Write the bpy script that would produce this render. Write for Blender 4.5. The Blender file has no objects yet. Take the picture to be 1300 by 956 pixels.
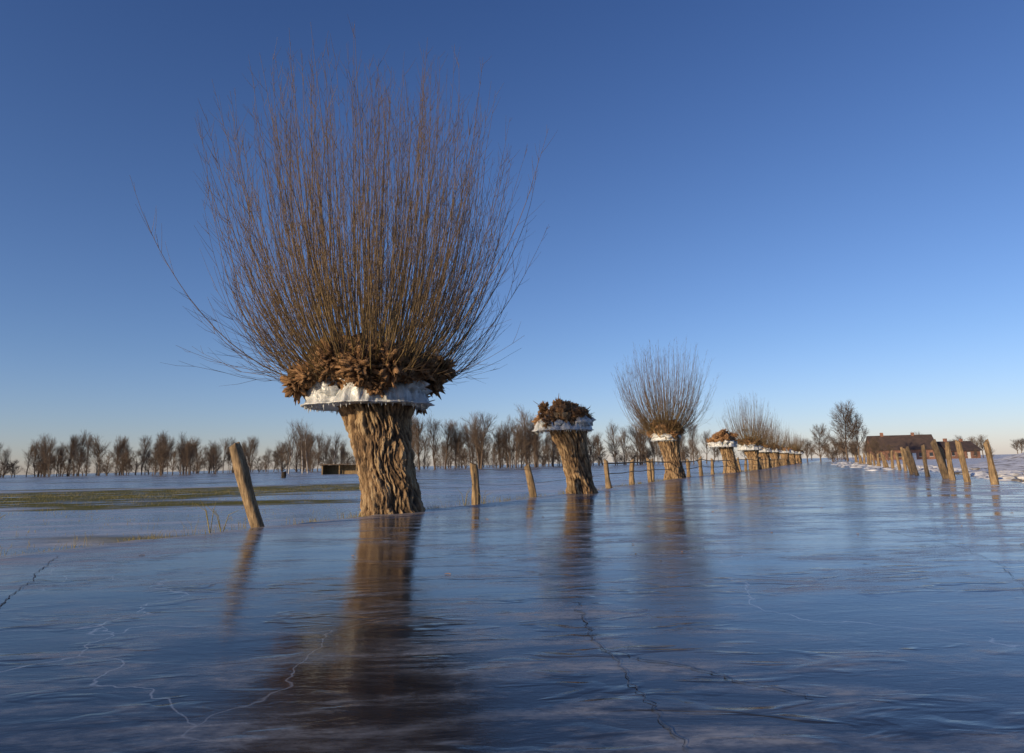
import bpy, math, random
import numpy as np
from mathutils import Vector, Matrix, noise, Quaternion
rng=np.random.default_rng(7); random.seed(7)
S=bpy.context.scene
# ---------------------------------------------------------------- mesh helpers
class Acc:
    def __init__(s): s.v=[];s.f=[];s.m=[];s.a=[];s.n=0
    def add(s,v,f,mat=0,attr=None):
        v=np.asarray(v,dtype=np.float64).reshape(-1,3); f=np.asarray(f,dtype=np.int64).reshape(-1,4)
        s.v.append(v); s.f.append(f+s.n); s.m.append(np.full(len(f),mat)); s.n+=len(v)
        s.a.append(np.zeros(len(v)) if attr is None else np.asarray(attr,dtype=float).ravel())
    def mesh(s,name,mats,smooth=True):
        v=np.concatenate(s.v); f=np.concatenate(s.f); m=np.concatenate(s.m); a=np.concatenate(s.a)
        me=bpy.data.meshes.new(name)
        me.vertices.add(len(v)); me.vertices.foreach_set('co',v.ravel())
        me.loops.add(len(f)*4); me.loops.foreach_set('vertex_index',f.ravel().astype(np.int32))
        me.polygons.add(len(f)); me.polygons.foreach_set('loop_start',(np.arange(len(f))*4).astype(np.int32))
        me.polygons.foreach_set('loop_total',np.full(len(f),4,dtype=np.int32))
        me.polygons.foreach_set('material_index',m.astype(np.int32))
        me.polygons.foreach_set('use_smooth',np.full(len(f),smooth,dtype=bool))
        at=me.attributes.new('ridge','FLOAT','POINT'); at.data.foreach_set('value',a.astype(np.float32))
        for x in mats: me.materials.append(x)
        me.update(calc_edges=True); me.validate()
        return me
    def obj(s,name,mats,parent=None,smooth=True):
        o=bpy.data.objects.new(name,s.mesh(name,mats,smooth)); S.collection.objects.link(o)
        if parent: o.parent=parent
        return o
def empty(name,loc=(0,0,0)):
    e=bpy.data.objects.new(name,None); e.location=loc; e.empty_display_size=.5; S.collection.objects.link(e); return e
def tubes(acc,P,R,sides=3,mat=0,attr=None):
    P=np.asarray(P,float); R=np.asarray(R,float); N,K,_=P.shape
    T=np.gradient(P,axis=1); T/=np.linalg.norm(T,axis=2,keepdims=True)+1e-9
    ref=np.array([.83,.21,.11]); ref/=np.linalg.norm(ref)
    n=np.cross(T,ref); n/=np.linalg.norm(n,axis=2,keepdims=True)+1e-6; b=np.cross(T,n)
    ang=np.arange(sides)*2*np.pi/sides
    V=P[:,:,None,:]+R[:,:,None,None]*(n[:,:,None,:]*np.cos(ang)[None,None,:,None]+b[:,:,None,:]*np.sin(ang)[None,None,:,None])
    idx=np.arange(N*K*sides).reshape(N,K,sides); nx=np.roll(idx,-1,axis=2)
    F=np.stack([idx[:,:-1],nx[:,:-1],nx[:,1:],idx[:,1:]],axis=-1)
    A=None
    if attr is not None: A=np.repeat(np.asarray(attr).reshape(N,K,1),sides,axis=2)
    acc.add(V,F,mat,A)
def grid_faces(nu,nv,wrap=True):
    idx=np.arange(nu*nv).reshape(nv,nu); 
    if wrap:
        nx=np.roll(idx,-1,axis=1); return np.stack([idx[:-1],nx[:-1],nx[1:],idx[1:]],axis=-1).reshape(-1,4)
    return np.stack([idx[:-1,:-1],idx[:-1,1:],idx[1:,1:],idx[1:,:-1]],axis=-1).reshape(-1,4)
def fb(x,y,z,o=3):
    return noise.fractal(Vector((x,y,z)),1.0,2.0,o)
def blob(acc,c,r,amp=.3,fr=2.2,nu=28,nv=18,mat=0,seed=0.):
    V=[];A=[]
    for j in range(nv):
        ph=-math.pi/2+math.pi*j/(nv-1)
        for i in range(nu):
            th=2*math.pi*i/nu
            d=Vector((math.cos(ph)*math.cos(th),math.cos(ph)*math.sin(th),math.sin(ph)))
            q=fb(d.x*fr+seed,d.y*fr-seed,d.z*fr+seed*.5,4)
            k=1+amp*q
            V.append((c[0]+d.x*r[0]*k,c[1]+d.y*r[1]*k,c[2]+d.z*r[2]*k)); A.append(.5+q)
    acc.add(V,grid_faces(nu,nv),mat,A)
# ---------------------------------------------------------------- materials
def newmat(name):
    m=bpy.data.materials.new(name); m.use_nodes=True; nt=m.node_tree; b=nt.nodes['Principled BSDF']; return m,nt,b
def ramp(nt,fac,stops):
    r=nt.nodes.new('ShaderNodeValToRGB'); e=r.color_ramp.elements
    while len(e)<len(stops): e.new(.5)
    for k,(p,c) in zip(e,stops): k.position=p; k.color=(*c,1) if len(c)==3 else c
    nt.links.new(fac,r.inputs[0]); return r.outputs[0]
def nz(nt,scale,detail=4,vec=None,rough=.55,dist=0.):
    n=nt.nodes.new('ShaderNodeTexNoise'); n.inputs['Scale'].default_value=scale; n.inputs['Detail'].default_value=detail
    n.inputs['Roughness'].default_value=rough; n.inputs['Distortion'].default_value=dist
    if vec: nt.links.new(vec,n.inputs['Vector'])
    return n.outputs['Fac']
def mapping(nt,scale,rot=(0,0,0)):
    g=nt.nodes.new('ShaderNodeNewGeometry')
    m=nt.nodes.new('ShaderNodeMapping'); m.inputs['Scale'].default_value=scale; m.inputs['Rotation'].default_value=rot
    nt.links.new(g.outputs['Position'],m.inputs['Vector']); return m.outputs[0]
def bump(nt,b,h,strength,dist,prev=None):
    n=nt.nodes.new('ShaderNodeBump'); n.inputs['Strength'].default_value=strength; n.inputs['Distance'].default_value=dist
    nt.links.new(h,n.inputs['Height'])
    if prev: nt.links.new(prev,n.inputs['Normal'])
    nt.links.new(n.outputs[0],b.inputs['Normal']); return n.outputs[0]
def mth(nt,op,a,b=None,c=None,clamp=False):
    n=nt.nodes.new('ShaderNodeMath'); n.operation=op; n.use_clamp=clamp
    for i,x in enumerate((a,b,c)):
        if x is None: continue
        if isinstance(x,(int,float)): n.inputs[i].default_value=x
        else: nt.links.new(x,n.inputs[i])
    return n.outputs[0]
def mix(nt,f,a,b):
    n=nt.nodes.new('ShaderNodeMix'); n.data_type='RGBA'
    if isinstance(f,(int,float)): n.inputs[0].default_value=f
    else: nt.links.new(f,n.inputs[0])
    for i,x in ((6,a),(7,b)):
        if isinstance(x,tuple): n.inputs[i].default_value=(*x,1)
        else: nt.links.new(x,n.inputs[i])
    return n.outputs[2]
def attr(nt,name='ridge'):
    a=nt.nodes.new('ShaderNodeAttribute'); a.attribute_name=name; return a.outputs['Fac']

def simple(name,stops,scale,rough=.8,bs=.4,bd=.02,sc=(1,1,1)):
    m,nt,b=newmat(name); v=mapping(nt,sc); n=nz(nt,scale,4,v)
    nt.links.new(ramp(nt,n,stops),b.inputs['Base Color']); b.inputs['Roughness'].default_value=rough
    if bs: bump(nt,b,n,bs,bd)
    return m
bark,nt,b=newmat('willow_bark')
v=mapping(nt,(1,1,.35)); n1=nz(nt,15,7,v,.72); n2=nz(nt,2.2,4,mapping(nt,(1,1,1)))
r=attr(nt); s=mth(nt,'ADD',mth(nt,'MULTIPLY',r,.6),mth(nt,'MULTIPLY',n1,.66))
c=ramp(nt,s,[(.32,(.018,.012,.008)),(.52,(.105,.063,.033)),(.72,(.29,.185,.095)),(.96,(.45,.33,.19))])
c=mix(nt,mth(nt,'MULTIPLY',ramp(nt,n2,[(.5,(0,0,0)),(.7,(1,1,1))]),.4),c,(.09,.07,.036))
nt.links.new(c,b.inputs['Base Color']); b.inputs['Roughness'].default_value=.9; bump(nt,b,n1,1.,.07)
burl,nt,b=newmat('willow_burl'); n1=nz(nt,14,7,mapping(nt,(1,1,1)),.75)
c=ramp(nt,mth(nt,'ADD',mth(nt,'MULTIPLY',attr(nt),.4),mth(nt,'MULTIPLY',n1,.6)),[(.32,(.035,.02,.011)),(.48,(.17,.09,.042)),(.7,(.40,.23,.11))])
nt.links.new(c,b.inputs['Base Color']); b.inputs['Roughness'].default_value=.9; bump(nt,b,n1,1,.08)
shoot,nt,b=newmat('willow_shoot')
c=ramp(nt,attr(nt),[(0,(.20,.14,.055)),(.4,(.155,.102,.048)),(1,(.085,.056,.042))]); nt.links.new(c,b.inputs['Base Color']); b.inputs['Roughness'].default_value=.55
cutwood=simple('cut_wood',[(.3,(.28,.13,.05)),(.7,(.58,.33,.15))],14)
dead=simple('dry_twig',[(.3,(.17,.085,.035)),(.7,(.40,.21,.09))],6,.8,0)
icew,nt,b=newmat('white_ice'); v=mapping(nt,(1,1,.22)); n1=nz(nt,9,5,v); n2=nz(nt,5,4,mapping(nt,(1,1,1)))
c=ramp(nt,mth(nt,'ADD',mth(nt,'MULTIPLY',n1,.5),mth(nt,'MULTIPLY',n2,.5)),[(.36,(.24,.26,.27)),(.47,(.46,.48,.48)),(.62,(.66,.68,.68))]); nt.links.new(c,b.inputs['Base Color'])
b.inputs['Roughness'].default_value=.28; b.inputs['Subsurface Weight'].default_value=.3; b.inputs['Subsurface Radius'].default_value=(.05,.07,.09); bump(nt,b,n1,.8,.06)
postm,nt,b=newmat('weathered_post'); v=mapping(nt,(1,1,.12)); n1=nz(nt,26,7,v,.7); n2=nz(nt,3,3,mapping(nt,(1,1,1)))
c=ramp(nt,n1,[(.34,(.05,.034,.02)),(.5,(.25,.17,.09)),(.7,(.46,.335,.19))]); c=mix(nt,ramp(nt,n2,[(.45,(0,0,0)),(.65,(.7,.7,.7))]),c,(.14,.1,.055))
nt.links.new(c,b.inputs['Base Color']); b.inputs['Roughness'].default_value=.85; bump(nt,b,n1,1.,.03)
fartw=simple('bare_branches',[(.3,(.075,.054,.04)),(.7,(.15,.108,.076))],.12,.9,0)
birchm=simple('birch_bark',[(.4,(.10,.09,.08)),(.5,(.42,.39,.35))],2,.7,0)
snow=simple('old_snow',[(.36,(.2,.17,.13)),(.46,(.55,.56,.58)),(.7,(.75,.77,.8))],1.3,.7,.5,.1)
grassm=simple('dry_grass',[(.3,(.14,.13,.045)),(.7,(.32,.26,.1))],5,.8,0)

# field (flooded meadow, frozen)
field,nt,b=newmat('frozen_meadow')
g=nt.nodes.new('ShaderNodeNewGeometry'); sp=nt.nodes.new('ShaderNodeSeparateXYZ'); nt.links.new(g.outputs['Position'],sp.inputs[0])
X,Y=sp.outputs[0],sp.outputs[1]
big=nz(nt,1,4,mapping(nt,(.035,.11,1),(0,0,-.35))); big2=nz(nt,1,5,mapping(nt,(.07,.22,1),(0,0,-.3))); med=nz(nt,1,6,mapping(nt,(.5,1.1,1)),.62); fine=nz(nt,7,5,mapping(nt,(1,1,1)),.72)
line=mth(nt,'SUBTRACT',mth(nt,'SUBTRACT',Y,36.5),mth(nt,'MULTIPLY',mth(nt,'ADD',X,20.),.3))
band=mth(nt,'SUBTRACT',1.0,mth(nt,'DIVIDE',mth(nt,'ABSOLUTE',mth(nt,'ADD',line,mth(nt,'MULTIPLY_ADD',big2,26.,-13.))),16.),clamp=True)
lim=mth(nt,'MULTIPLY_ADD',X,-.2,-1.0,clamp=True)
band=mth(nt,'MULTIPLY',band,lim)
gr=mth(nt,'ADD',mth(nt,'MULTIPLY',band,3.2),mth(nt,'MULTIPLY',mth(nt,'SUBTRACT',big2,.53),7.),clamp=True)
gr=mth(nt,'MULTIPLY',gr,mth(nt,'MULTIPLY_ADD',med,7.,-2.4,clamp=True),clamp=True)
gr=mth(nt,'MULTIPLY',gr,mth(nt,'MULTIPLY_ADD',fine,3.,-.4,clamp=True),clamp=True)
mm=mth(nt,'ADD',mth(nt,'MULTIPLY',med,.55),mth(nt,'MULTIPLY',big,.45))
icec=ramp(nt,mm,[(.36,(.05,.062,.085)),(.47,(.13,.15,.18)),(.54,(.32,.34,.36)),(.64,(.55,.56,.57))])
grc=ramp(nt,fine,[(.3,(.05,.052,.017)),(.55,(.15,.145,.045)),(.75,(.28,.24,.09))])
col=mix(nt,gr,icec,grc)
sn=mth(nt,'MULTIPLY',mth(nt,'MULTIPLY_ADD',mth(nt,'SUBTRACT',mth(nt,'SUBTRACT',X,mth(nt,'MULTIPLY',Y,.45)),8.),.3,0.,clamp=True),ramp(nt,mth(nt,'ADD',mth(nt,'MULTIPLY',big2,.5),mth(nt,'MULTIPLY',med,.5)),[(.42,(.1,.1,.1)),(.5,(1,1,1))]))
col=mix(nt,sn,col,(.66,.68,.71))
nt.links.new(col,b.inputs['Base Color'])
matte=mth(nt,'MAXIMUM',gr,sn)
rg=mth(nt,'ADD',mth(nt,'MULTIPLY',matte,.6),mth(nt,'MULTIPLY_ADD',mm,1.5,-.5),clamp=True); nt.links.new(mth(nt,'MAXIMUM',rg,.13),b.inputs['Roughness'])
nt.links.new(mth(nt,'MULTIPLY_ADD',matte,-.5,.5,clamp=True),b.inputs['Specular IOR Level'])
bump(nt,b,mth(nt,'ADD',mth(nt,'MULTIPLY',med,.03),mth(nt,'MULTIPLY',fine,.012)),1.,1.)

# road ice
ice,nt,b=newmat('black_ice')
g2=nt.nodes.new('ShaderNodeNewGeometry'); sp=nt.nodes.new('ShaderNodeSeparateXYZ'); nt.links.new(g2.outputs['Position'],sp.inputs[0]); X,Y=sp.outputs[0],sp.outputs[1]
big=nz(nt,.16,3,mapping(nt,(1,1,1),(0,0,.3))); big2=nz(nt,.5,4,mapping(nt,(1,1.8,1),(0,0,-.35)),.6)
mid=nz(nt,1,2,mapping(nt,(.7,1.2,1),(0,0,.2)),.4)
sm=nz(nt,1,2,mapping(nt,(2.0,5.,1),(0,0,-.25)),.45,.8)
grain=nz(nt,1,4,mapping(nt,(9,20,1),(0,0,-.2)),.7)
lump=ramp(nt,sm,[(.52,(0,0,0)),(.66,(1,1,1))])
lump=mth(nt,'MULTIPLY',lump,ramp(nt,big2,[(.44,(.02,.02,.02)),(.6,(1,1,1))]))
str_=nz(nt,1,6,mapping(nt,(.9,3.2,1),(0,0,-.3)),.72,.5)
wh=ramp(nt,str_,[(.46,(0,0,0)),(.64,(1,1,1))])
wh=mth(nt,'MULTIPLY',wh,ramp(nt,big2,[(.38,(.15,.15,.15)),(.56,(1,1,1))]))
wh=mth(nt,'MULTIPLY',wh,mth(nt,'MULTIPLY_ADD',grain,3.0,-.8,clamp=True))
rs=mth(nt,'MULTIPLY_ADD',mth(nt,'SUBTRACT',X,mth(nt,'MULTIPLY',Y,.43)),.28,-.45,clamp=True)
rs=mth(nt,'MULTIPLY',rs,ramp(nt,mth(nt,'ADD',mth(nt,'MULTIPLY',str_,.55),mth(nt,'MULTIPLY',big2,.45)),[(.49,(0,0,0)),(.56,(1,1,1))]))
basec=ramp(nt,big2,[(.3,(.008,.011,.017)),(.55,(.022,.028,.038)),(.75,(.07,.077,.088))])
g=nt.nodes.new('ShaderNodeAttribute'); g.attribute_name='ridge'
edge=mth(nt,'MULTIPLY',g.outputs['Fac'],mth(nt,'MULTIPLY_ADD',str_,3.2,-.9,clamp=True),clamp=True)
c=mix(nt,mth(nt,'MULTIPLY',wh,.85),basec,(.36,.38,.41)); c=mix(nt,mth(nt,'MULTIPLY',edge,.85),c,(.36,.32,.31)); c=mix(nt,rs,c,(.62,.64,.67))
vo=nt.nodes.new('ShaderNodeTexVoronoi'); vo.feature='DISTANCE_TO_EDGE'; vo.inputs['Scale'].default_value=.33
wv=nt.nodes.new('ShaderNodeVectorMath'); wv.operation='ADD'; nn=nt.nodes.new('ShaderNodeTexNoise'); nn.inputs['Scale'].default_value=1.3; nn.inputs['Detail'].default_value=4
nt.links.new(g2.outputs['Position'],nn.inputs['Vector']); nt.links.new(g2.outputs['Position'],wv.inputs[0]); nt.links.new(nn.outputs['Color'],wv.inputs[1]); nt.links.new(wv.outputs[0],vo.inputs['Vector'])
hair=mth(nt,'MULTIPLY',mth(nt,'SUBTRACT',1.,mth(nt,'MULTIPLY',vo.outputs['Distance'],300.),clamp=True),ramp(nt,big,[(.42,(0,0,0)),(.52,(1,1,1))]))
c=mix(nt,mth(nt,'MULTIPLY',hair,.7),c,(.34,.38,.43))
nt.links.new(c,b.inputs['Base Color'])
ro=mth(nt,'ADD',mth(nt,'MAXIMUM',mth(nt,'MULTIPLY_ADD',big2,.36,-.085),.04),mth(nt,'MULTIPLY',mth(nt,'MAXIMUM',mth(nt,'MAXIMUM',wh,edge),rs),.32))
nt.links.new(ro,b.inputs['Roughness']); b.inputs['IOR'].default_value=1.34
nt.links.new(mth(nt,'MULTIPLY_ADD',mth(nt,'MAXIMUM',mth(nt,'MAXIMUM',wh,edge),rs),-.34,.5,clamp=True),b.inputs['Specular IOR Level'])
h=mth(nt,'MULTIPLY',mid,.0045); h=mth(nt,'MULTIPLY_ADD',lump,.0048,h); h=mth(nt,'MULTIPLY_ADD',str_,.0032,h); h=mth(nt,'MULTIPLY_ADD',grain,.0009,h); h=mth(nt,'MULTIPLY_ADD',rs,.015,h)
bump(nt,b,h,1.,1.)

crackm=simple('ice_crack',[(.4,(.006,.008,.012)),(.7,(.14,.16,.19))],9,.5,0)

# ---------------------------------------------------------------- ground
GZ=-.16
def polyY(pts,y):
    ys=[p[1] for p in pts]; xs=[p[0] for p in pts]; return float(np.interp(y,ys,xs))
L=[(-34,-40),(-11,0),(-6.4,8.7),(-3.9,13),(-2.1,16.2),(-.4,18.9),(3.2,26),(9.9,41),(17.6,55),(24.6,69),(66,160),(130,300),(175,400)]
Rr=[(-12,-40),(8,0),(14.5,15),(17.4,23.5),(20.2,30),(29,50),(46,90),(77,160),(141,300),(186,400)]
a=Acc(); xs=np.concatenate([np.linspace(-1500,-80,12),np.linspace(-70,90,33),np.linspace(110,1700,14)]); ys=np.concatenate([np.linspace(-80,100,37),np.linspace(120,500,15),np.linspace(600,4000,10)])
V=[(x,y,GZ+(.03*fb(x*.15,y*.15,0) if abs(x)<100 and y<120 else 0)) for y in ys for x in xs]
a.add(V,grid_faces(len(xs),len(ys),False)); a.obj('frozen_meadow_ground',[field])
a=Acc(); V=[];A=[]
ys=np.concatenate([np.linspace(-40,30,281),np.linspace(30.5,120,150),np.linspace(122,400,60)])
ts=np.linspace(0,1,61)
def icez(x,y): return .008*fb(x*.35,y*.35,0,3)
for y in ys:
    l=polyY(L,y)+.18*fb(y*.5,3,0,4); rr=polyY(Rr,y)+.3*fb(y*.4,9,0,4); w=rr-l
    prof=[(l-.9,GZ-.1),(l-.35,GZ+.05),(l-.08,-.03)]
    prof+=[(l+w*t,0) for t in ts]
    prof+=[(rr+.1,-.03),(rr+.5,GZ+.05),(rr+1.2,GZ-.1)]
    for x,z in prof:
        d=x-l
        zz=z
        if z==0: zz=icez(x,y)+ .03*math.exp(-(d/.5)**2)*(fb(x*1.3,y*1.3,5)+.4)
        V.append((x,y,zz)); A.append(max(0,1-max(d,0)/2.6))
a.add(V,grid_faces(67,len(ys),False),0,A); a.obj('icy_road',[ice])
# cracks
a=Acc()
for pts in ([(5.2,10.2),(5.05,9.44),(5.02,8.16),(4.5,6.7),(3.91,5.54),(3.3,4.6)],[(5.03,8.3),(4.6,8.0),(4.1,8.1)],[(.44,5.2),(.426,4.71),(.475,3.37),(.6,2.6)],[(.45,3.9),(.9,3.5),(1.2,3.1)],[(-3.4,4.6),(-4.0,5.54),(-4.7,6.9),(-5.64,8.74)],[(2.2,14),(2.9,12.2),(3.2,10.8)]):
    pts=np.array(pts); t=np.linspace(0,len(pts)-1,80)
    px=np.interp(t,range(len(pts)),pts[:,0]); py=np.interp(t,range(len(pts)),pts[:,1]); V=[]
    for i in range(80):
        x=px[i]+.06*noise.noise((t[i]*3,px[0],0))+.03*noise.noise((t[i]*14,py[0],3)); w=.002+.006*abs(noise.noise((t[i]*6,1,2)))
        z=icez(x,py[i])+.005
        V+=[(x-w,py[i]-w,z),(x+w,py[i]+w,z)]
    a.add(V,grid_faces(2,80,False))
a.obj('ice_cracks',[crackm])

# ---------------------------------------------------------------- willows
def trunk(acc,base,top,prof,seed,nu=200,nv=130,h0=-.3):
    pt=[p[0] for p in prof]; pr=[p[1] for p in prof]; V=[];A=[]
    for j in range(nv):
        t=j/(nv-1); z=base[2]+h0+(top[2]-base[2]-h0)*t
        cx=base[0]+(top[0]-base[0])*t**1.3; cy=base[1]+(top[1]-base[1])*t; r=np.interp(t,pt,pr)
        for i in range(nu):
            th=2*math.pi*i/nu; c,s_=math.cos(th),math.sin(th); tw=.25*t+.2*noise.noise((c*1.5,s_*1.5,z*1.4+seed))
            c2,s2=math.cos(th+tw),math.sin(th+tw)
            n0=fb(c2*1.4+seed,s2*1.4,z*.9,3)
            n1=abs(noise.noise((c2*5.6+seed,s2*5.6,z*1.7)))
            n2=abs(noise.noise((c2*13,s2*13+seed,z*4.2)))
            n3=fb(c2*22,s2*22,z*10+seed,3)
            rid=min(1,n1*1.25+n2*1.1+.14*n3)
            k=1+.20*n0+ .23*(min(n1,.4)-.2)+.14*(min(n2,.38)-.2)+.04*n3
            V.append((cx+c*r*k,cy+s_*r*k,z)); A.append(rid)
    acc.add(V,grid_faces(nu,nv),0,A)
def collar(acc,c,rx,ry,rin,h,seed,nu=220):
    V=[];prof=[(None,.03),(.88,.02),(.97,.0),(1.0,.03),(.985,.07),(.93,.11),(.915,.3),(.90,.5),(.86,.7),(.80,.85),(.7,.98),(None,1.02)]
    for (q,zf) in prof:
        for i in range(nu):
            th=2*math.pi*i/nu; co,si=math.cos(th),math.sin(th)
            e=1+.10*noise.noise((co*2+seed,si*2,0))+.03*noise.noise((co*6+seed,si*6,0))
            hh=h*max(.4,(1+1.0*noise.noise((co*2.2,si*2.2,seed))+.5*noise.noise((co*7,si*7,seed))+.2*noise.noise((co*20,si*20,seed))))
            fl=.06*noise.noise((co*9,si*9,zf*2+seed))+.035*noise.noise((co*24,si*24,zf*3))
            if q is None: k=rin
            else: k=(q+(fl if zf>.1 else fl*.6))*e
            zz=c[2]+(zf*h if zf<.15 else zf*hh)+ (.02*noise.noise((co*7,si*7,seed)))
            V.append((c[0]+co*rx*k,c[1]+si*ry*k,zz))
    acc.add(V,grid_faces(nu,len(prof)))
    for i in range(int(16*rx)):
        th=rng.uniform(0,2*math.pi); x=c[0]+math.cos(th)*rx*.78; y=c[1]+math.sin(th)*ry*.78; r=rng.uniform(.07,.2)
        blob(acc,(x,y,c[2]+h*rng.uniform(.6,1.1)),(r*1.5,r*1.2,r),.8,2.,14,9,0,i*2.3)
    P=[];R=[]
    for i in range(int(110*rx)):
        th=rng.uniform(0,2*math.pi); k=rng.uniform(.84,.95); l=rng.uniform(.02,.08)*(1 if rng.random()<.85 else 1.8); x=c[0]+math.cos(th)*rx*k; y=c[1]+math.sin(th)*ry*k
        P.append([(x,y,c[2]+.03),(x,y,c[2]-l*.5),(x,y,c[2]-l)]); R.append([.018,.011,.002])
    tubes(acc,P,R,5)
def shoots(acc,c,rx,ry,n,length,tilt_max,rb,twn=12,K=15,droop=60,sides=4,tw_r=.0042):
    a_=rng.uniform(0,2*np.pi,n); rho=rng.uniform(0,1,n)**.56
    P=np.zeros((n,K,3)); P[:,0,0]=c[0]+rx*rho*np.cos(a_); P[:,0,1]=c[1]+ry*rho*np.sin(a_)
    P[:,0,2]=c[2]+.25-.5*rho**3+rng.normal(0,.08,n)
    az=a_+rng.normal(0,.3,n)
    t0=np.radians(rho**1.1*tilt_max+rng.normal(0,8,n)); t1=np.radians(rho**2*11+rng.normal(0,5,n))
    dec=rng.uniform(1.8,3.1,n)
    Ls=length*(1.0-.28*rho**2.2)*rng.uniform(.74,1.02,n)
    m=rng.random(n)<.2; Ls[m]*=rng.uniform(.35,.75,m.sum())
    wob=rng.normal(0,1,(n,2)); ph=rng.uniform(0,6,n)
    for k in range(1,K):
        s_=k/(K-1); ti=t1+(t0-t1)*np.exp(-s_*dec)
        d=np.stack([np.sin(ti)*np.cos(az),np.sin(ti)*np.sin(az),np.cos(ti)],1)
        d[:,0]+=.05*np.sin(s_*5*wob[:,0]+ph); d[:,1]+=.05*np.sin(s_*5*wob[:,1]+ph)
        d+=rng.normal(0,.016,d.shape)
        P[:,k]=P[:,k-1]+d*(Ls/(K-1))[:,None]
    s_=np.linspace(0,1,K)
    R=(rb*rng.uniform(.5,1.25,n)*(Ls/length))[:,None]*((1-s_)**1.15*.9+.08)[None]+.0015
    tubes(acc,P,R,sides,0,np.tile(s_,(n,1)))
    N=n*twn; si=np.repeat(np.arange(n),twn); t=rng.uniform(.12,.99,N)**.85
    f=t*(K-1); k0=np.floor(f).astype(int).clip(0,K-2); fr=(f-k0)[:,None]
    st=P[si,k0]*(1-fr)+P[si,k0+1]*fr; T=P[si,k0+1]-P[si,k0]; T/=np.linalg.norm(T,axis=1,keepdims=True)
    rv=rng.normal(0,1,(N,3)); rv-=T*(rv*T).sum(1,keepdims=True); rv/=np.linalg.norm(rv,axis=1,keepdims=True)
    an=np.radians(rng.uniform(16,45,N)); ln=(length*.145)*rng.uniform(.2,1,N)*(1.15-.7*t)
    KK=4; Q=np.zeros((N,KK,3)); Q[:,0]=st
    for k in range(1,KK):
        aa=(an*(1.1-.3*k/KK))[:,None]; d=T*np.cos(aa)+rv*np.sin(aa); d[:,2]+=.06*k; Q[:,k]=Q[:,k-1]+d*(ln/(KK-1))[:,None]
    RR=np.tile(np.linspace(tw_r,tw_r*.45,KK),(N,1)); tubes(acc,Q,RR,3,0,np.tile(np.linspace(.7,1,KK),(N,1)))
    if droop:
        n=droop; a_=rng.uniform(0,2*np.pi,n); P=np.zeros((n,9,3)); P[:,0,0]=c[0]+rx*.95*np.cos(a_); P[:,0,1]=c[1]+ry*.95*np.sin(a_); P[:,0,2]=c[2]-.12+rng.normal(0,.15,n)
        el=rng.uniform(-.05,.85,n); Ls=length*rng.uniform(.1,.42,n); az=a_+rng.normal(0,.4,n); cur=rng.uniform(.03,.16,n)
        for k in range(1,9):
            e=el+cur*k+rng.normal(0,.05,n); d=np.stack([np.cos(e)*np.cos(az),np.cos(e)*np.sin(az),np.sin(e)],1); P[:,k]=P[:,k-1]+d*(Ls/8)[:,None]
        tubes(acc,P,np.linspace(1,.2,9)[None]*(rb*.36*Ls/Ls.max())[:,None]+.002,3,0,np.tile(np.linspace(.2,1,9),(n,1)))
        m=6; si=np.repeat(np.arange(n),m); kk=rng.integers(2,8,n*m); st=P[si,kk]; T=P[si,kk]-P[si,kk-1]; T/=np.linalg.norm(T,axis=1,keepdims=True)
        d=T+rng.normal(0,.35,T.shape); l=rng.uniform(.15,.7,n*m)*length/8; Q=np.stack([st,st+d*(l*.5)[:,None],st+d*l[:,None]+np.array([0,0,.06])],1)
        tubes(acc,Q,np.tile([tw_r,tw_r*.8,tw_r*.4],(n*m,1)),3,0,np.full((n*m,3),.9))
def frizz(acc,cs,n,ln,rad,mat=0,up=.2):
    cs=np.array(cs); i=rng.integers(0,len(cs),n); d=rng.normal(0,1,(n,3)); d/=np.linalg.norm(d,axis=1,keepdims=True)
    st=cs[i,:3]+d*cs[i,3:6]*.8; l=ln*rng.uniform(.3,1,n); d2=d+rng.normal(0,.6,(n,3)); d2[:,2]+=up; d2/=np.linalg.norm(d2,axis=1,keepdims=True)
    P=np.stack([st,st+d2*(l*.5)[:,None],st+(d2+rng.normal(0,.3,(n,3)))*l[:,None]],1)
    R=rad*rng.uniform(.5,1.3,n)[:,None]*np.array([1,.8,.35])[None]; tubes(acc,P,R,4,mat)
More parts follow.
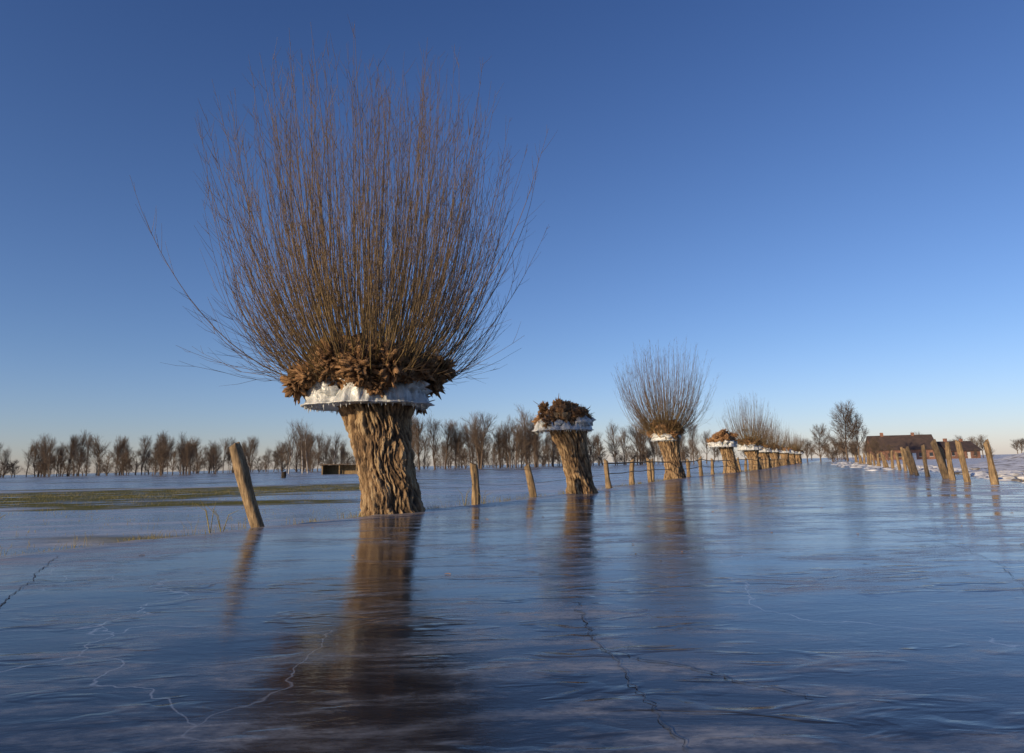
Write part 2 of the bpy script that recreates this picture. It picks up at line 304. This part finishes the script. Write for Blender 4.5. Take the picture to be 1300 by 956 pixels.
def willow(name,base,headc,rt,ringz,ringr,headr,hh,nsh,length,tilt,rb,res=1.,knobs=40,twn=12,stump=False,seed=1.,ringh=.42,droop=60):
    e=empty(name,base); inv=lambda p:(p[0]-base[0],p[1]-base[1],p[2]-base[2])
    B=(0,0,0); H=inv(headc)
    a=Acc(); trunk(a,B,(H[0],H[1],H[2]+.1),[(0,rt*1.25),(.1,rt*1.07),(.22,rt*.98),(.5,rt*.97),(.68,rt*1.08),(.82,rt*1.3),(1,rt*1.45)],seed,int(320*res),int(240*res)); a.obj('trunk',[bark],e)
    a=Acc(); cs=[]
    blob(a,(H[0],H[1],H[2]),(headr*.66,headr*.6,hh*.5),.35,2.4,int(70*res)+10,int(40*res)+8,0,seed)
    for i in range(knobs):
        th=rng.uniform(0,2*math.pi); q=rng.uniform(0,1)**.5; 
        x=H[0]+math.cos(th)*headr*.86*q; y=H[1]+math.sin(th)*headr*.8*q; z=H[2]+hh*.38*(1-q*q*.9)+rng.normal(0,hh*.15)-(.1*hh*q)
        r=headr*rng.uniform(.05,.16); rr=(r*rng.uniform(.7,1.5),r*rng.uniform(.7,1.5),r*rng.uniform(.7,1.3))
        cs.append((x,y,z)+rr); blob(a,(x,y,z),rr,1.2,3.6,int(26*res)+8,int(18*res)+6,0,seed+i*3.1)
    n=int(420*res*res)+60; frizz(a,cs,int(n*9),headr*.15,.0055/max(res,.4)**.7,1,.1); frizz(a,cs,int(n*1.1),headr*.12,.018,2,.5)
    a.obj('burled_head',[burl,dead,cutwood],e)
    a=Acc(); collar(a,(H[0]-.05,H[1],ringz),ringr,ringr*.92,.45,ringh,seed,int(260*res)+30); a.obj('ice_collar',[icew],e)
    a=Acc()
    if not stump: shoots(a,(H[0],H[1],H[2]+.1),headr*.86,headr*.8,nsh,length,tilt,rb,twn,droop=droop); a.obj('shoots',[shoot],e)
    else:
        frizz(a,cs,int(300*res)+40,.3,.014,0,.6); a.obj('stubs',[dead],e)
    return e
W='willow_tree'
willow(W,(-2.78,15.85,0),(-3.36,15.9,3.10),.65,2.38,1.50,1.95,1.2,490,7.9,70,.0165,1.,120,17,seed=1.3,ringh=.5,droop=170)
willow(W+'.001',(2.26,23.3,0),(1.72,23.4,2.55),.47,2.08,1.02,1.0,.75,0,0,0,0,.8,80,stump=True,seed=5.2,ringh=.32)
willow(W+'.002',(9.5,41.2,0),(9.1,41.2,2.75),.53,2.2,.86,1.15,1.0,320,5.5,90,.018,.5,40,13,seed=8.1,ringh=.3,droop=110)
willow(W+'.003',(17.2,54.9,0),(16.6,54.9,2.6),.5,2.0,1.15,1.2,1.1,0,0,0,0,.45,40,stump=True,seed=3.7,ringh=.35)
willow(W+'.004',(23.9,69,0),(23.5,69,2.5),.55,1.9,1.2,1.3,1.1,230,5.0,86,.022,.35,22,10,seed=2.2,ringh=.4)
willow(W+'.005',(29.5,81.5,0),(29.2,81.5,2.2),.55,1.8,1.2,1.2,1.,180,3.7,86,.024,.3,18,9,seed=4.2,ringh=.4)
willow(W+'.006',(35.6,94.5,0),(35.3,94.5,2.3),.55,1.9,1.2,1.3,1.,190,4.3,88,.026,.3,18,9,seed=6.2,ringh=.4)
willow(W+'.007',(43,110,0),(42.8,110,2.3),.55,1.9,1.2,1.2,1.,0,0,0,0,.3,18,stump=True,seed=7.2,ringh=.4)
willow(W+'.008',(50.5,126,0),(50.3,126,2.4),.55,1.9,1.3,1.3,1.,160,3.9,84,.03,.3,14,8,seed=9.2,ringh=.4)
willow(W+'.009',(59,144,0),(58.8,144,2.4),.55,1.9,1.3,1.3,1.,160,3.9,84,.03,.3,14,8,seed=10.2,ringh=.4)
# ---------------------------------------------------------------- fences
def post(acc,b,t,r,seed,nu=36,nv=34):
    b=Vector(b);t=Vector(t);ax=(t-b); V=[]
    x=ax.cross(Vector((0,1,0))).normalized(); y=ax.cross(x).normalized(); cut=math.sin(seed*7)*.9
    for j in range(nv+3):
        s=min(j/(nv-1),1); 
        for i in range(nu):
            th=2*math.pi*i/nu; c,q=math.cos(th),math.sin(th)
            k=r*(1.08-.2*s)*(1+.22*noise.noise((c*1.2,q*1.2,seed+s))-.32*max(0,.16-abs(noise.noise((c*3,q*3,seed+s*.5))))/.16*.5+.2*noise.noise((seed,s*3,0)))
            if j==nv-1: k*=.93
            if j>=nv: k*=[.8,.4,.0][j-nv]
            h=ax*s+ax.normalized()*((c*cut*k*.9 if s>.97 else 0)+(.03*noise.noise((c*3,q*3,seed)) if s>.97 else 0)+(.012 if j>=nv else 0))
            p=b+h+x*(c*k+.05*math.sin(s*2.5+seed))+y*q*k; V.append(tuple(p))
    acc.add(V,grid_faces(nu,nv+3))
fe=empty('wooden_fence',(0,0,0)); k=0
lp=[((-4.32,12.3),(-4.98,12.2,1.42),.115),((-1.08,19.5),(-1.2,19.5,1.02),.12),((.55,21.5),(.4,21.5,.95),.115),((3.9,29.2),(3.9,29.2,1.08),.125),((5.7,33.8),(5.75,33.8,1.1),.12),((7.05,36),(6.9,36,1.12),.12),((7.6,38.6),(7.6,38.6,1.1),.11)]
for i,y in enumerate(np.arange(43.5,150,3.1)):
    x=polyY(L,y)-.5; lp.append(((x+.0,y),(x+rng.normal(0,.05),y+rng.normal(0,.06),1.1+rng.normal(0,.08)),.12))
for b0,t0,r in lp:
    a=Acc(); k+=1; post(a,(b0[0],b0[1],-.3),t0,r,k*1.37); a.obj('post_%d'%k,[postm],fe)
a=Acc()
for i in range(1,len(lp)-1):
    p0=Vector(lp[i][1]);p1=Vector(lp[i+1][1])
    for dz,rr in ((.12,.006 if i<3 else .03),(.55,.006 if i<3 else .02)):
        m=(p0+p1)/2; P=[(p0.x,p0.y-.13,p0.z-dz),(m.x,m.y-.13,m.z-dz-.03),(p1.x,p1.y-.13,p1.z-dz)]; tubes(a,[P],[[rr]*3],5)
a.obj('rails',[postm],fe)
fe=empty('wooden_fence.001'); k=0
rp=[((16.25,23.6),(16.05,23.6,1.42),.115),((16.95,26.2),(16.85,26.2,1.5),.105),((18.1,28.8),(18.05,28.8,1.52),.105),((19.0,30.6),(18.5,30.6,1.6),.14),((19.15,31.0),(19.1,31,1.35),.12),((19.9,33.5),(19.8,33.5,1.5),.1),((21.1,36.4),(20.6,36.4,1.45),.105),((22.2,39),(22.0,39,1.4),.1)]
for y in np.arange(43,120,4.2):
    x=16.2+.445*(y-23.5)-.2; rp.append(((x,y),(x+rng.normal(0,.15),y,1.3+rng.normal(0,.16)),.11))
for b0,t0,r in rp:
    a=Acc(); k+=1; post(a,(b0[0],b0[1],-.3),t0,r,k*2.11+.4); a.obj('post_%d'%k,[postm],fe)

# ---------------------------------------------------------------- distant bare trees
def tree_mesh(name,h,spread,seed,mats,trunk_mat=0,form=.3,dens=1.,thick=1.,fine=1.):
    g=np.random.default_rng(seed); a=Acc()
    def grow(st,d,ln,K=5,up=.1,wob=.12):
        P=np.zeros((len(st),K,3)); P[:,0]=st; d=d.copy()
        for k in range(1,K):
            d+=g.normal(0,wob,d.shape); d[:,2]+=up; d/=np.linalg.norm(d,axis=1,keepdims=True); P[:,k]=P[:,k-1]+d*(ln/(K-1))[:,None]
        return P
    def kids(P,n,a0,a1,t0=.25):
        N=len(P)*n; i=np.repeat(np.arange(len(P)),n); K=P.shape[1]; t=g.uniform(t0,1,N); f=t*(K-1); k0=np.floor(f).astype(int).clip(0,K-2); fr=(f-k0)[:,None]
        st=P[i,k0]*(1-fr)+P[i,k0+1]*fr; T=P[i,k0+1]-P[i,k0]; T/=np.linalg.norm(T,axis=1,keepdims=True)
        rv=g.normal(0,1,(N,3)); rv-=T*(rv*T).sum(1,keepdims=True); rv/=np.linalg.norm(rv,axis=1,keepdims=True); an=np.radians(g.uniform(a0,a1,N))[:,None]
        return st,T*np.cos(an)+rv*np.sin(an),t
    P0=grow(np.zeros((1,3)),np.array([[0,0,1.]]),np.array([h*.8]),9,.15,.05)
    tubes(a,P0,np.linspace(h*.016,h*.004,9)[None]*thick,6,trunk_mat)
    s1,d1,t1=kids(P0,int(16),25,55,form); d1[:,:2]*=spread; P1=grow(s1,d1,h*.42*(1.15-.7*t1),6,.14,.08); tubes(a,P1,np.tile(np.linspace(h*.006,h*.0018,6)*thick,(len(P1),1)),4)
    s2,d2,t2=kids(P1,int(8*dens),18,44,.1); P2=grow(s2,d2,h*.2*(1.2-.5*t2),4,.12,.09); tubes(a,P2,np.tile(np.linspace(h*.0022,h*.0009,4)*thick,(len(P2),1)),3)
    s3,d3,t3=kids(P2,int(7*dens),16,44,.1); P3=grow(s3,d3,h*.09*(1.3-.5*t3),3,.1,.08); tubes(a,P3,np.tile(np.linspace(.014,.007,3)*thick*fine,(len(P3),1)),3)
    return a.mesh(name,mats)
tm=[tree_mesh('bare_tree_%d'%i,15,[.55,.8,1.05,.65,1.2,.85,.45][i],20+i,[fartw],form=[.12,.2,.28,.15,.25,.18,.1][i],fine=1.05) for i in range(7)]
bm=[tree_mesh('bare_bush_%d'%i,15,1.3,60+i,[fartw],form=.02,thick=1.2,fine=1.2) for i in range(3)]
def place(par,me,x,y,h,s2=1.):
    o=bpy.data.objects.new('tree',me); S.collection.objects.link(o); o.parent=par; o.location=(x,y,GZ-.1); s=h/14.5; q=random.uniform(.75,1.25); o.scale=(s*s2*q,s*s2*q,s); o.rotation_euler=(random.gauss(0,.03),random.gauss(0,.03),random.uniform(0,6.28)); return o
par=empty('distant_tree_line')
x=-345.
while x<25:
    e=1.+.35*noise.noise((x*.035,0,0))+.15*noise.noise((x*.012,4,0))+.1*(x<-150)
    place(par,random.choice(tm),x,300+random.uniform(-14,55),random.uniform(10,16.5)*e,.9); x+=random.uniform(1.0,3.0)
x=-345.
while x<60:
    e=1.+.6*noise.noise((x*.04,7,0)); place(par,random.choice(bm),x,290+random.uniform(-5,30),random.uniform(5,8.5)*e,1.5); x+=random.uniform(1.8,3.4)
for i in range(20): place(par,random.choice(tm),random.uniform(-38,10),random.uniform(215,245),random.uniform(12,20.5),1.1)
for i in range(20): place(par,random.choice(bm),-84+i*4.9,random.uniform(212,240),random.uniform(3.,6.5),1.3)
for i in range(26): place(par,random.choice(tm),random.uniform(8,68),random.uniform(240,280),random.uniform(9,16.5))
for i in range(20): place(par,random.choice(bm),8+i*3.2,random.uniform(240,280),random.uniform(3.5,7),1.3)
for i in range(54): place(par,random.choice(bm+tm),80+i*3.3,random.uniform(420,460),random.uniform(7,11),1.4)
for i in range(70): place(par,random.choice(bm+tm),205+i*4.2,random.uniform(430,480),random.uniform(6,11),1.4)
for i in range(14): place(par,random.choice(tm),random.uniform(-120,-55),random.uniform(200,235),random.uniform(7,13))
for i in range(7): place(par,random.choice(bm),104+i*9.5+random.uniform(-2,2),random.uniform(212,222),random.uniform(1.4,3.),1.5)
for i in range(12): place(par,random.choice(bm+tm),random.uniform(74,94),random.uniform(172,190),random.uniform(3,6.5),1.3)
for i in range(9): place(par,random.choice(tm),random.uniform(118,178),random.uniform(250,275),random.uniform(6,10.5),1.1)
bw=[tree_mesh('birch_mesh_%d'%i,12,.5,90+i,[fartw,birchm],1,.3,.6,.9) for i in range(2)]
for i,(x,y,h) in enumerate([(-56,172,11.5),(-53.5,175,12.5),(-51,171,11),(-46,176,9.5)]):
    o=bpy.data.objects.new('birch_tree',bw[i%2]); S.collection.objects.link(o); o.location=(x,y,GZ); s=h/11.5; o.scale=(s,s,s); o.rotation_euler=(0,0,i*1.7)
big=tree_mesh('bare_oak_mesh',14,1.3,140,[fartw],0,.12,1.35,1.2,1.2)
for x,y,h in ((96,200,15.5),(101,203,13),(90,204,10),(276,360,13)):
    o=bpy.data.objects.new('bare_oak_tree',big); S.collection.objects.link(o); o.location=(x,y,GZ); s=h/13.5; o.scale=(s*.95,s*.95,s); o.rotation_euler=(0,0,x)

# ---------------------------------------------------------------- farmhouse, shed
def box(a,x0,x1,y0,y1,z0,z1,mat=0):
    V=[(x0,y0,z0),(x1,y0,z0),(x1,y1,z0),(x0,y1,z0),(x0,y0,z1),(x1,y0,z1),(x1,y1,z1),(x0,y1,z1)]
    a.add(V,[(0,3,2,1),(4,5,6,7),(0,1,5,4),(1,2,6,5),(2,3,7,6),(3,0,4,7)],mat)
brick=simple('brick_wall',[(.3,(.17,.085,.06)),(.7,(.29,.15,.1))],2,.9,0)
tile=simple('roof_tiles',[(.3,(.04,.03,.028)),(.7,(.09,.06,.05))],.8,.8,0)
glass,nt,b=newmat('window_glass'); b.inputs['Base Color'].default_value=(.03,.035,.045,1); b.inputs['Roughness'].default_value=.1
white=simple('white_paint',[(.3,(.6,.6,.58)),(.7,(.72,.72,.7))],2,.6,0)
def house(name,loc,rot,w,d,eh,rh):
    e=empty(name,loc); e.rotation_euler=(0,0,rot)
    a=Acc(); box(a,-w/2,w/2,-d/2,d/2,-.3,eh); V=[(-w/2,-d/2,eh),(-w/2,d/2,eh),(-w/2,0,rh),(-w/2,0,rh),(w/2,-d/2,eh),(w/2,d/2,eh),(w/2,0,rh),(w/2,0,rh)]
    a.add(V,[(0,1,2,3),(4,5,6,7)]); a.obj('walls',[brick],e,False)
    a=Acc(); o=.5; dz=(rh-eh)/(d/2)*o
    for s in (-1,1):
        V=[(-w/2-o,s*(d/2+o),eh-dz+.02),(w/2+o,s*(d/2+o),eh-dz+.02),(w/2+o,0,rh+.02),(-w/2-o,0,rh+.02)]; V+=[(x,y,z+.22) for x,y,z in V]
        a.add(V,[(0,1,2,3),(4,5,6,7),(0,1,5,4),(1,2,6,5),(3,0,4,7)])
    a.obj('roof',[tile],e,False)
    a=Acc(); n=int(w/3)
    for i in range(n):
        x=-w/2+1.8+i*(w-3.6)/(n-1); box(a,x-.5,x+.5,-d/2-.03,-d/2+.02,1.,2.2)
    a.obj('windows',[glass],e,False)
    a=Acc(); box(a,-.55+w*.14,.55+w*.14,-d/2-.06,-d/2-.035,0,2.1)
    for i in range(n):
        x=-w/2+1.8+i*(w-3.6)/(n-1); box(a,x-.6,x+.6,-d/2-.09,-d/2-.032,.9,.99)
    a.obj('door_and_sills',[white],e,False)
    a=Acc(); box(a,-w*.3,-w*.3+.9,-.4,.5,rh-.6,rh+1.2); box(a,w*.2,w*.2+.8,-.4,.4,rh-.6,rh+1.); a.obj('chimneys',[brick],e,False)
    return e
house('brick_farmhouse',(131,235,GZ),-.25,19,10,3.6,8.0)
house('brick_barn',(150,236,GZ),.15,12,8,2.8,5.6)
e=empty('field_shelter',(-33,132,GZ)); a=Acc()
for x in (-3.2,0,3.2):
    for y in (-1.3,1.3): box(a,x-.09,x+.09,y-.09,y+.09,-.2,1.75)
box(a,-3.3,3.3,1.4,1.46,0,1.7); box(a,-3.35,-3.3,-1.4,1.4,0,1.7); a.obj('posts_and_walls',[postm],e,False)
a=Acc(); box(a,-3.8,3.8,-1.8,1.8,1.76,1.9); a.obj('roof',[fartw],e,False)
a=Acc(); post(a,(0,0,-.2),(.1,0,.75),.32,4.4); o=a.obj('cut_tree_stump',[bark]); o.location=(-31,93,GZ)

# snowy dyke on the right
a=Acc(); V=[]; n=200; m_=30
for j in range(m_):
    for i in range(n):
        s=i/(n-1); x0=32+s*120; y0=46+s*100; q=j/(m_-1); w=16
        X_=x0-(q-.5)*w*.6; Y_=y0+(q-.5)*w*.8
        env=math.sin(math.pi*q)**1.2*min(1,s*9)*min(1,(1-s)*6)
        V.append((X_,Y_,GZ-.08+env*(1.5+.45*fb(X_*.12,Y_*.12,1)+.2*fb(X_*.8,Y_*.8,2))))
a.add(V,grid_faces(n,m_,False)); a.obj('snow_covered_dyke',[snow])
a=Acc()
for i in range(260):
    y=rng.uniform(21,120); x=polyY(Rr,y)+rng.uniform(-.2,3.5); r=rng.uniform(.08,.45)
    blob(a,(x,y,-.08),(r*1.9,r*1.3,r*.5),.6,1.8,14,9,0,i*1.7)
for i in range(70):
    y=rng.uniform(50,150); x=polyY(Rr,y)-rng.uniform(.2,4.5); r=rng.uniform(.1,.3); blob(a,(x,y,0),(r*2,r*1.5,r*.35),.5,1.8,12,8,0,i*1.3)
a.obj('snow_lumps',[snow])
# dry grass
a=Acc(); P=[];R=[]
def tuft(x,y,n,h,sp,z=GZ):
    for _ in range(n):
        az=random.uniform(0,6.28); t=random.uniform(.05,.6); l=h*random.uniform(.4,1); bx=x+random.gauss(0,sp); by=y+random.gauss(0,sp); dx,dy=math.cos(az)*t,math.sin(az)*t
        P.append([(bx,by,z-.02),(bx+dx*l*.4,by+dy*l*.4,z+l*.55),(bx+dx*l,by+dy*l,z+l*(.95-.3*t))]); R.append([.004,.003,.001])
for i in range(700):
    y=random.uniform(8,80); x=polyY(L,y)-abs(random.gauss(.4,.6)); tuft(x,y,random.randint(4,12),random.uniform(.05,.3),.1,GZ+.05)
for (x,y) in ((-5.4,12.2),(-1.5,19.0),(-2.1,16.2),(-3.5,15.3),(-7.5,9.8)): tuft(x,y,14,.45,.2)
for i in range(2200):
    x=random.uniform(-60,-7); y=37+.3*(x+20)+random.gauss(0,6.); tuft(x,y,7,.11,.45)
for i in range(500): tuft(random.uniform(-26,-5),random.uniform(10,30),3,.1,.15)
tubes(a,P,R,3)
P=[];R=[]
for (x,y,h) in ((-5.6,12.9,.55),(-5.3,12.7,.4),(-9.5,12.6,.35),(-1.35,18.7,.5),(-.9,19.3,.35)):
    for j in range(3):
        an=random.uniform(0,6.28); P.append([(x,y,GZ),(x+.1*math.cos(an),y+.1*math.sin(an),h*.5),(x+.3*math.cos(an),y+.2*math.sin(an),h*random.uniform(.7,1))]); R.append([.008,.006,.003])
tubes(a,P,R,4); a.obj('dry_grass_tufts',[grassm])
# fallen twigs on the ice
a=Acc(); P=[];R=[]
for i in range(160):
    y=random.uniform(5,45); x=random.uniform(polyY(L,y)+.2,polyY(Rr,y)-.3); an=random.uniform(0,6.28); l=random.uniform(.01,.045); z=icez(x,y)+.006
    P.append([(x,y,z),(x+math.cos(an)*l,y+math.sin(an)*l,z+.003),(x+math.cos(an+.4)*l*2,y+math.sin(an+.4)*l*2,z)]); R.append([.003,.004,.002])
tubes(a,P,R,4); a.obj('fallen_twigs',[dead])

# ---------------------------------------------------------------- light, sky
az=math.radians(230); el=math.radians(13)
D=Vector((math.sin(az)*math.cos(el),math.cos(az)*math.cos(el),math.sin(el)))
sd=bpy.data.lights.new('sun','SUN'); sd.energy=5.0; sd.angle=math.radians(.5); sd.color=(1,.77,.49)
so=bpy.data.objects.new('sun',sd); S.collection.objects.link(so); so.rotation_mode='QUATERNION'; so.rotation_quaternion=D.to_track_quat('Z','Y'); so.location=(0,0,30)
w=bpy.data.worlds.new('World'); S.world=w; w.use_nodes=True; nt=w.node_tree; bg=nt.nodes['Background']
sk=nt.nodes.new('ShaderNodeTexSky'); sk.sky_type='NISHITA'; sk.sun_disc=False; sk.sun_elevation=el; sk.sun_rotation=az; sk.air_density=1.; sk.dust_density=.3; sk.ozone_density=3.
tc=nt.nodes.new('ShaderNodeTexCoord'); sx=nt.nodes.new('ShaderNodeSeparateXYZ'); nt.links.new(tc.outputs['Generated'],sx.inputs[0])
tint=ramp(nt,sx.outputs[2],[(0,(1.2,1.14,1.56)),(.06,(1.1,1.1,1.48)),(.16,(1.0,1.05,1.38)),(.35,(.88,.97,1.31)),(.6,(.70,.84,1.24))])
mu=nt.nodes.new('ShaderNodeVectorMath'); mu.operation='MULTIPLY'; nt.links.new(sk.outputs[0],mu.inputs[0]); nt.links.new(tint,mu.inputs[1])
nt.links.new(mu.outputs[0],bg.inputs[0]); bg.inputs[1].default_value=.1
S.view_settings.view_transform='Standard'; S.view_settings.look='None'; S.view_settings.exposure=0
# ---------------------------------------------------------------- camera
cd=bpy.data.cameras.new('camera'); cam=bpy.data.objects.new('camera',cd); S.collection.objects.link(cam); S.camera=cam
cd.sensor_fit='HORIZONTAL'; cd.sensor_width=36; cd.lens=24; cd.shift_y=-44.5/1300; cd.clip_end=6000; cd.clip_start=.05
cam.matrix_world=Matrix.Translation((0,0,1))@Matrix.Rotation(math.radians(90+10.2),4,'X')@Matrix.Rotation(math.radians(-1.19),4,'Z')
